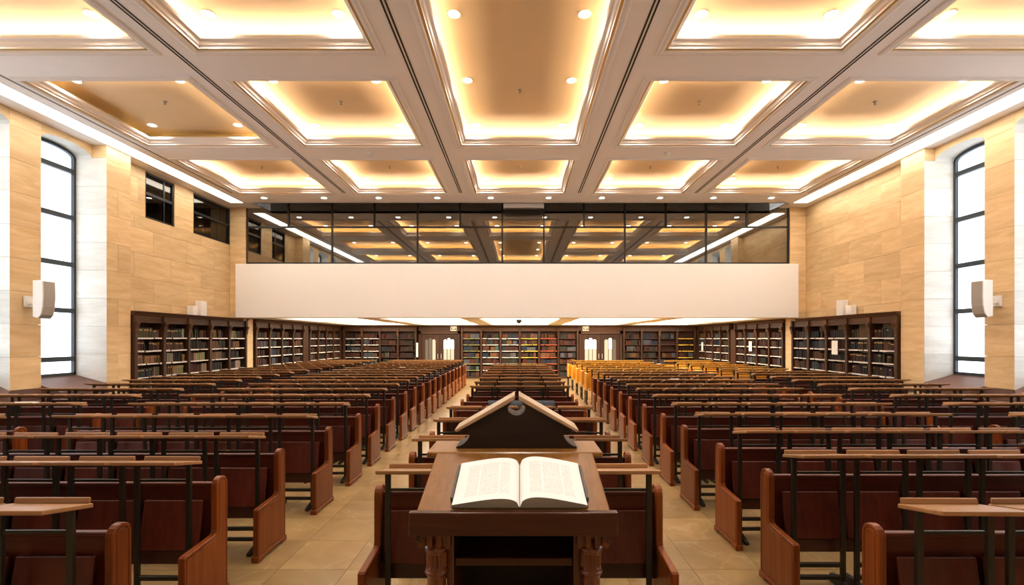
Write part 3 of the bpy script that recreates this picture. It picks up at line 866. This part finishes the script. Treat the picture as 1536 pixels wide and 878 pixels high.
# ------------------------------------------------------------------ pews
def end_panel_mesh(mat):
    pr = [(0, .03), (0, .86)]
    pr += [(-.07 + .07 * math.cos(a), .86 + .065 * math.sin(a)) for a in [math.pi * k / 8 for k in range(1, 8)]]
    pr += [(-.14, .86), (-.14, .53), (-.15, .505), (-.18, .495), (-.485, .475), (-.50, .465), (-.505, .03)]
    bm = bmesh.new()
    vs = [bm.verts.new((0, p, q)) for p, q in pr]; f = bm.faces.new(vs)
    ex = bmesh.ops.extrude_face_region(bm, geom=[f])
    bmesh.ops.translate(bm, verts=[v for v in ex['geom'] if isinstance(v, bmesh.types.BMVert)], vec=(.05, 0, 0))
    bmesh.ops.recalc_face_normals(bm, faces=bm.faces)
    sides = [x for x in bm.faces if len(x.verts) > 6]
    ed = [e for x in sides for e in x.edges]
    bmesh.ops.bevel(bm, geom=list(set(ed)), offset=.006, segments=1, affect='EDGES')
    sides = [x for x in bm.faces if len(x.verts) > 6]
    bmesh.ops.inset_individual(bm, faces=sides, thickness=.014, depth=0)
    bmesh.ops.inset_individual(bm, faces=sides, thickness=.004, depth=-.005)
    bmesh.ops.inset_individual(bm, faces=sides, thickness=.006, depth=.0)
    bmesh.ops.inset_individual(bm, faces=sides, thickness=.004, depth=.005)
    me = bpy.data.meshes.new('end_panel'); bm.to_mesh(me); bm.free(); me.materials.append(mat)
    return me
END = end_panel_mesh(aisle_lit_wood)
PLINTH = MB().prism([(.006, 0), (.006, .052), (-.51, .052), (-.515, .045), (-.515, 0), (-.44, 0), (-.41, .02), (-.10, .02), (-.07, 0)], -.010, .060, aisle_lit_wood, 'X').mesh('plinth', .005, fix=True)
def pew(nseat, pitch=.5, margin=.10):
    """origin: left end, back face, floor. Sitter faces -Y."""
    L = nseat * pitch + 2 * margin
    t = thing('pew', (0, 0, 0), 'x', 'pew', 'wooden pews')
    for x in (0, L - .05):
        e = link('end_panel', END, t, (x, 0, 0)); link('plinth', PLINTH, e)
    MB().box(.05, L - .05, -.075, -.05, .24, .85, bench_wood).obj('backrest', t)
    MB().prism([(-.045, .845), (-.082, .845), (-.085, .850), (-.084, .868), (-.078, .873), (-.05, .875), (-.043, .868)], .05, L - .05, bench_wood, 'X').obj('top_rail', t, fix=True)
    MB().box(.05, L - .05, -.16, -.13, .27, .385, apron_wood).box(.05, L - .05, -.13, -.075, .34, .37, apron_wood).obj('apron', t, bevel=.004)
    sm_ = MB().prism([(-.095, .745), (-.12, .748), (-.185, .392), (-.18, .382), (-.16, .38)], 0, pitch - .045, seat_wood, 'X').mesh('seat', .005, fix=True)
    for i in range(nseat):
        link('seat', sm_, t, (margin + i * pitch + .0225, 0, 0))
    return t, L
def oak_pew(nseat, pitch=.5, margin=.10):
    L = nseat * pitch + 2 * margin
    t = thing('oak_pew', (0, 0, 0), 'x', 'pew', 'yellow oak pews')
    for x in (0, L - .045):
        e = MB().prism([(0, .40), (0, .93), (-.02, .95), (-.38, .95), (-.42, .93), (-.42, .40)], x, x + .045, oak, 'X').obj('end_panel', t, bevel=.006, fix=True)
        lg = MB().box(x + .005, x + .04, -.40, -.36, .04, .40, black_metal).box(x + .005, x + .04, -.06, -.02, .04, .40, black_metal).box(x, x + .045, -.50, .06, 0, .04, black_metal).box(x + .01, x + .035, -.40, -.02, .20, .23, black_metal).obj('leg_frame', t)
    MB().box(.045, L - .045, -.05, -.02, .45, .92, oak).obj('backrest', t)
    for i in range(nseat):
        MB().box(margin + i * pitch + .02, margin + (i + 1) * pitch - .02, -.40, -.06, .42, .46, oak).obj('seat', t, bevel=.005)
    return t, L
# reading desks: origin on the floor below the middle of the posts
DT = [(-.205, 1.124), (.10, 1.060), (.10, 1.034), (-.205, 1.098)]
DW = .458
def desk_parts(wood_, full=True):
    a = MB().prism(DT, -DW / 2, DW / 2, wood_, 'X').mesh('desktop', .006, 2, fix=True)
    b = MB().prism([(.08, 1.062), (.10, 1.060), (.104, 1.094), (.088, 1.096)], -.215, .215, wood_, 'X').mesh('book_ledge', .005, fix=True)
    return a, b
DESK_M = {m.name: desk_parts(m) for m in (desk_wood, oak_top)}
POST = MB().box(-.019, .019, -.013, .013, .03, 1.075, post_metal).mesh('post', .003)
XBAR = MB().box(-.176, .176, -.010, .010, .925, .945, post_metal).mesh('crossbar', .003)
RAIL = MB().box(-.176, .176, -.012, .012, -.018, .018, post_metal).mesh('rail', .003)
FOOT = MB().prism([(-.16, 0), (-.16, .03), (0, .075), (.14, .075), (.14, 0)], -.018, .018, post_metal, 'X').mesh('foot', .003, fix=True)
FRAME = MB()
for x in (-.195, .195):
    FRAME.box(x - .019, x + .019, -.013, .013, .05, 1.075, post_metal).prism([(-.16, 0), (-.16, .03), (0, .075), (.14, .075), (.14, 0)], x - .018, x + .018, post_metal, 'X')
for za, zb_ in ((.925, .945), (.082, .118), (.182, .218)): FRAME.box(-.176, .176, -.01, .01, za, zb_, post_metal)
FRAME_ME = FRAME.mesh('frame')
def desk(x, y, label, near, wood_=desk_wood):
    t = thing('reading_desk', (x, y, 0), label, 'desk', 'small tilted reading desks', random.uniform(-.012, .012))
    a, b = DESK_M[wood_.name]
    dt = link('desktop', a, t); link('book_ledge', b, dt)
    tw = random.uniform(-.035, .02)
    dt.location = (random.uniform(-.008, .008), 0, -tw * .0 + 1.08 - 1.08 * math.cos(tw)); dt.rotation_euler = (0, 0, random.uniform(-.02, .02))
    if near:
        for sx in (-.195, .195):
            link('post', POST, t, (sx, 0, 0)); link('foot', FOOT, t, (sx, 0, 0))
        link('crossbar', XBAR, t); link('rail', RAIL, t, (0, 0, .10)); link('rail', RAIL, t, (0, 0, .20))
    else: link('frame', FRAME_ME, t)
    return t
BL = [2.90, 3.87, 4.82, 6.00, 7.08, 8.10, 9.08, 10.05, 10.95, 11.80, 12.65, 13.5, 14.4, 15.35, 16.3, 17.25, 18.2, 19.15, 20.1, 21.0]
BR = [2.89, 4.085, 5.07, 6.14, 7.08, 8.10, 9.13, 10.0, 10.98, 11.9, 12.85, 13.77]
BO = [15.3, 16.5, 17.8, 19.3, 20.9]
BC = [3.65, 4.69, 5.72, 6.70, 7.70, 8.74, 9.55, 10.5, 11.5, 12.5, 13.5, 14.5, 15.5, 16.5, 17.6]
PROTO = {}
def place_pew(kind, n, x, y, label, pitch=.5, margin=.10):
    key = (kind, n, pitch)
    if key not in PROTO:
        t, L = (pew if kind == 'pew' else oak_pew)(n, pitch, margin); PROTO[key] = (t, L)
    else:
        src, L = PROTO[key]; t = copy_tree(src)
    t.location = (x, y, 0); t['label'] = label
    return L
desks = []
def bank(nm, x0, rows, n, start, pitch=.5, margin=.10, kind='pew', rowbase=0, wood_=desk_wood, from_right=False):
    for ri, b in enumerate(rows):
        if b < start: continue
        where = f'{nm}, level with the {ORD[ri + 1 + rowbase]} inner row' if 'outer' in nm else f'{ORD[ri + 1 + rowbase]} row from the front, {nm}'
        lab = f'{"dark red-brown" if kind == "pew" else "yellow"} pew of {n} seats, {where}'
        xj = x0 + random.uniform(-.012, .012)
        place_pew(kind, n, xj, b, lab, pitch, margin)
        if nm == 'centre bank' and ri in (4, 5): continue     # these two centre rows stand without desks
        for i in range(n):
            cnt = (n - i) if from_right else (i + 1)
            desks.append((xj + margin + (i + .5) * pitch, b - .23 if kind == 'pew' else b - .62, nm, ORD[ri + 1 + rowbase], ORD[cnt], wood_))
bank('left inner bank', -5.53, BL, 6, 2, from_right=True)
bank('left outer bank', -8.80, BL, 5, 5.6, from_right=True)
bank('right inner bank', 2.04, BR, 6, 2)
bank('right outer bank', 5.95, BR, 5, 5.6)
bank('rear oak block', 2.04, BO, 6, 2, kind='oak', wood_=oak_top)
bank('outer rear oak block', 5.95, BO, 4, 2, kind='oak', wood_=oak_top)
bank('centre bank', -1.05, BC, 4, 2, pitch=.485, margin=.08)
desks.sort(key=lambda q: q[1])
FAR = MB()
for i, (x, y, nm, row, cnt, wd) in enumerate(desks):
    if i < 296:
        side = 'left' if nm == 'centre bank' else 'aisle'
        desk(x, y, f'tilted reading desk {cnt} from the {side} in the {row} row of the {nm}' if side == 'left' else (f'tilted reading desk {cnt} from aisle end, {nm}, level with {row} inner row' if 'outer' in nm else f'tilted reading desk {cnt} from the centre aisle, {row} row, {nm}'), y < 8.2, wd)
    else:
        for q in ((DT, -DW / 2, DW / 2), ([(.08, 1.062), (.10, 1.060), (.104, 1.094), (.088, 1.096)], -.215, .215)):
            FAR.prism([(p + y, z) for p, z in q[0]], x + q[1], x + q[2], wd, 'X')
        for sx in (-.195, .195):
            FAR.box(x + sx - .019, x + sx + .019, y - .013, y + .013, 0, 1.06, post_metal)
        FAR.box(x - .18, x + .18, y - .01, y + .01, .92, .945, post_metal)
if FAR.v: tag(FAR.obj('far_reading_desks'), 'rows of small reading desks at the far end of the hall', 'desks', None, 'stuff')

# blue cloth over the sixth centre pew
pts = [(-.175, .60), (-.165, .80), (-.125, .885), (-.07, .898), (-.01, .885), (.02, .62)]
m = MB(); NX = 24
rows_ = []
for k in range(NX + 1):
    x = -.56 + 1.18 * k / NX
    rows_.append([(x + .01 * math.sin(3 * z * 9 + k), 8.74 + p + .012 * math.sin(k * 1.7) * (1 if z < .86 else .2), z + (.03 * math.sin(k * .9) if z < .7 else 0)) for p, z in pts])
v = [q for r_ in rows_ for q in r_]; n = len(pts)
m.add(v, [(k * n + j, (k + 1) * n + j, (k + 1) * n + j + 1, k * n + j + 1) for k in range(NX) for j in range(n - 1)], blue_cloth, True)
tag(m.obj('blue_cloth'), 'dark blue cloth draped over a centre pew behind the lectern roof', 'cloth')
# small papers on desks
for (px, py, lab) in ((990, 549, 'rear oak block'), (1010, 577, 'right inner bank'), (31, 601, 'left outer bank'), (600, 551, 'far left inner bank')):
    best = None
    for (x, y, nm, row, cnt, wd) in desks:
        z = 1.09; qx, qy = 780 + x * FPX / y, 509 + (2 - z) * FPX / y
        e = (qx - px) ** 2 + (qy - py) ** 2 * 4
        if best is None or e < best[0]: best = (e, x, y)
    t = MB().box(-.10, .10, -.075, .075, 0, .022, paper).obj('loose_papers', bevel=.003)
    t.location = (best[1], best[2] - .04, 1.093); t.rotation_euler = (R(-10), 0, R(12))
    tag(t, f'small white paper stack lying on a reading desk, {lab}', 'papers', 'papers on desks')

# ------------------------------------------------------------------ lectern
LX_ = -.03
t = thing('lectern', (LX_, 0, 0), 'large polished mahogany lectern with turned corner columns and sloping top', 'lectern')
zf = lambda y: 1.207 + .262 * (y - 2.236)
hw = .448
ptop = [(2.225, zf(2.225)), (2.775, zf(2.775)), (2.775, zf(2.775) - .03), (2.225, zf(2.225) - .03)]
MB().prism(ptop, -hw, hw, lectern_top, 'X').obj('sloping_top', t, bevel=.006, fix=True)
MB().box(-.476, .476, 2.19, 2.232, 1.105, 1.212, lectern_wood).obj('front_apron', t, bevel=.006, segs=2)
for sx in (-1, 1):
    MB().prism([(2.232, 1.06), (2.232, 1.18), (2.76, 1.315), (2.76, 1.06)], sx * .455, sx * .425, lectern_wood, 'X').obj('side_apron', t, bevel=.004, fix=True)
    MB().box(sx * .29, sx * .325, 2.34, 2.80, 0, 1.12, column_wood).obj('side_panel', t, bevel=.004)
    c = MB(); cx, cy = sx * .368, 2.31
    c.lathe([(.062, 0), (.062, .06), (.05, .08), (.05, .10), (.047, .12), (.045, .87), (.046, .880), (.054, .888), (.057, .895), (.054, .903), (.047, .909),
             (.050, .912), (.050, .918), (.050, .925), (.050, .98), (.050, .986), (.050, .990), (.047, .994), (.055, 1.0), (.058, 1.008), (.055, 1.016), (.048, 1.02), (.048, 1.06)], cx, cy, column_wood, n=84, flute=(.920, .985, 14, .013))
    col = c.obj('column', t)
    cp = MB().box(cx - .072, cx + .072, cy - .068, cy + .068, 1.092, 1.112, column_wood).box(cx - .045, cx + .045, cy - .042, cy + .042, 1.03, 1.10, column_wood)
    for k in range(4):
        fx = cx - .063 + k * .042
        cp.prism([(fx - .012, 1.10), (fx - .012, 1.038), (fx, 1.024), (fx + .012, 1.038), (fx + .012, 1.10)], cy - .07, cy - .035, column_wood, 'Y')
        fy = cy - .05 + k * .035
        for e in (-1, 1): cp.box(cx + e * .045, cx + e * .07, fy - .01, fy + .01, 1.030, 1.10, column_wood)
    cp.obj('capital', col, fix=True)
    MB().box(cx - .075, cx + .075, cy - .07, cy + .07, 0, .05, column_wood).obj('base', col, bevel=.006)
MB().box(-.325, .325, 2.78, 2.80, 0, 1.2, stand_dark).obj('back_panel', t)
for z in (.885, .40): MB().box(-.29, .29, 2.37, 2.78, z, z + .042, lectern_wood).obj('shelf', t, bevel=.004)
MB().box(-.40, .40, 2.28, 2.82, 0, .05, lectern_wood).obj('plinth', t, bevel=.006)
MB().box(-.505, .505, 2.765, 3.085, 1.322, 1.352, lectern_top).obj('rear_shelf', t, bevel=.006)
MB().prism([(-.47, 1.322), (-.40, 1.24), (.40, 1.24), (.47, 1.322)], 2.80, 3.05, lectern_wood, 'Y').obj('shelf_bracket', t, fix=True)
# gabled book rest
t = thing('book_rest', (-.020, 2.86, 1.352), 'dark gable-shaped double book rest standing on the rear shelf of the lectern', 'book rest')
prof = [(-.357, 0), (-.357, .010), (-.335, .016), (-.312, .030), (-.292, .050), (-.278, .076), (-.284, .088), (-.332, .102), (-.06, .258)]
prof += [(.055 * math.cos(a), .245 + .055 * math.sin(a) * .9) for a in [math.pi + math.pi * k / 8 for k in range(0, 9)]]
prof += [(.06, .258), (.332, .102), (.284, .088), (.278, .076), (.292, .050), (.312, .030), (.335, .016), (.357, .010), (.357, 0)]
MB().prism(prof, 0.0, .205, stand_dark, 'Y').obj('gable_body', t, fix=True)
for sx in (-1, 1):
    q = [(sx * .012, .318), (sx * .012, .288), (sx * .355, .098), (sx * .368, .112)]
    MB().prism(q, -.015, .215, stand_light, 'Y').obj('sloping_board', t, bevel=.004, fix=True)
    MB().prism([(sx * .03, .275), (sx * .06, .235), (sx * .285, .108), (sx * .325, .112)], -.005, .02, stand_dark, 'Y').obj('fascia', t, fix=True)
# open book
sl = math.atan(.262)
t = thing('open_book', (LX_ + .028, 2.243, zf(2.243) + .001), 'large open book with printed pages lying on the sloping lectern top', 'book')
t.rotation_euler = (sl, 0, 0)
PW, PL = .312, .385
MB().box(-PW - .008, PW + .010, .012, PL + .012, 0, .006, leather).obj('cover', t, bevel=.002)
def zt(u, k): return .010 + (.052 if k > 0 else .044) * math.sin(math.pi * u ** .5) ** .9 * (1 - .15 * u) + .012 * u
for k in (-1, 1):
    m = MB(); NU, NV = 26, 6
    top = []
    for j in range(NV + 1):
        for i in range(NU + 1):
            u = i / NU
            top.append((k * (.001 + u * (PW + .004 * math.sin(u * 3))), j / NV * PL, max(zt(u, k), .0085)))
    m.add(top, [(j * (NU + 1) + i, j * (NU + 1) + i + 1, (j + 1) * (NU + 1) + i + 1, (j + 1) * (NU + 1) + i) for j in range(NV) for i in range(NU)], printed_page, True)
    blk = MB()
    for yy in (0.0015, PL - .0015):
        fv = [(k * (.001 + i / NU * PW), yy, max(zt(i / NU, k), .0085) - .0012) for i in range(NU + 1)] + [(k * (.001 + i / NU * PW), yy, .0065) for i in range(NU + 1)]
        blk.add(fv, [(i, i + 1, NU + 2 + i, NU + 1 + i) for i in range(NU)], page_edge)
    e = k * (.001 + PW * .999)
    blk.add([(e, .0015, .0065), (e, PL - .0015, .0065), (e, PL - .0015, zt(1, k)), (e, .0015, zt(1, k))], [(0, 1, 2, 3)], page_edge)
    pg = m.obj('page', t)
    uvl = pg.data.uv_layers.new(name='UVMap')
    for lp in pg.data.loops:
        co = pg.data.vertices[lp.vertex_index].co
        u = abs(co.x) / PW
        uvl.data[lp.index].uv = (u if k > 0 else 1 - u, co.y / PL)
    blk.obj('page_block', t)
    MB().box(k * (PW + .004), k * (PW + .016), .05, PL * .92, .004, .030, leather).obj('cover_edge', t, bevel=.002)
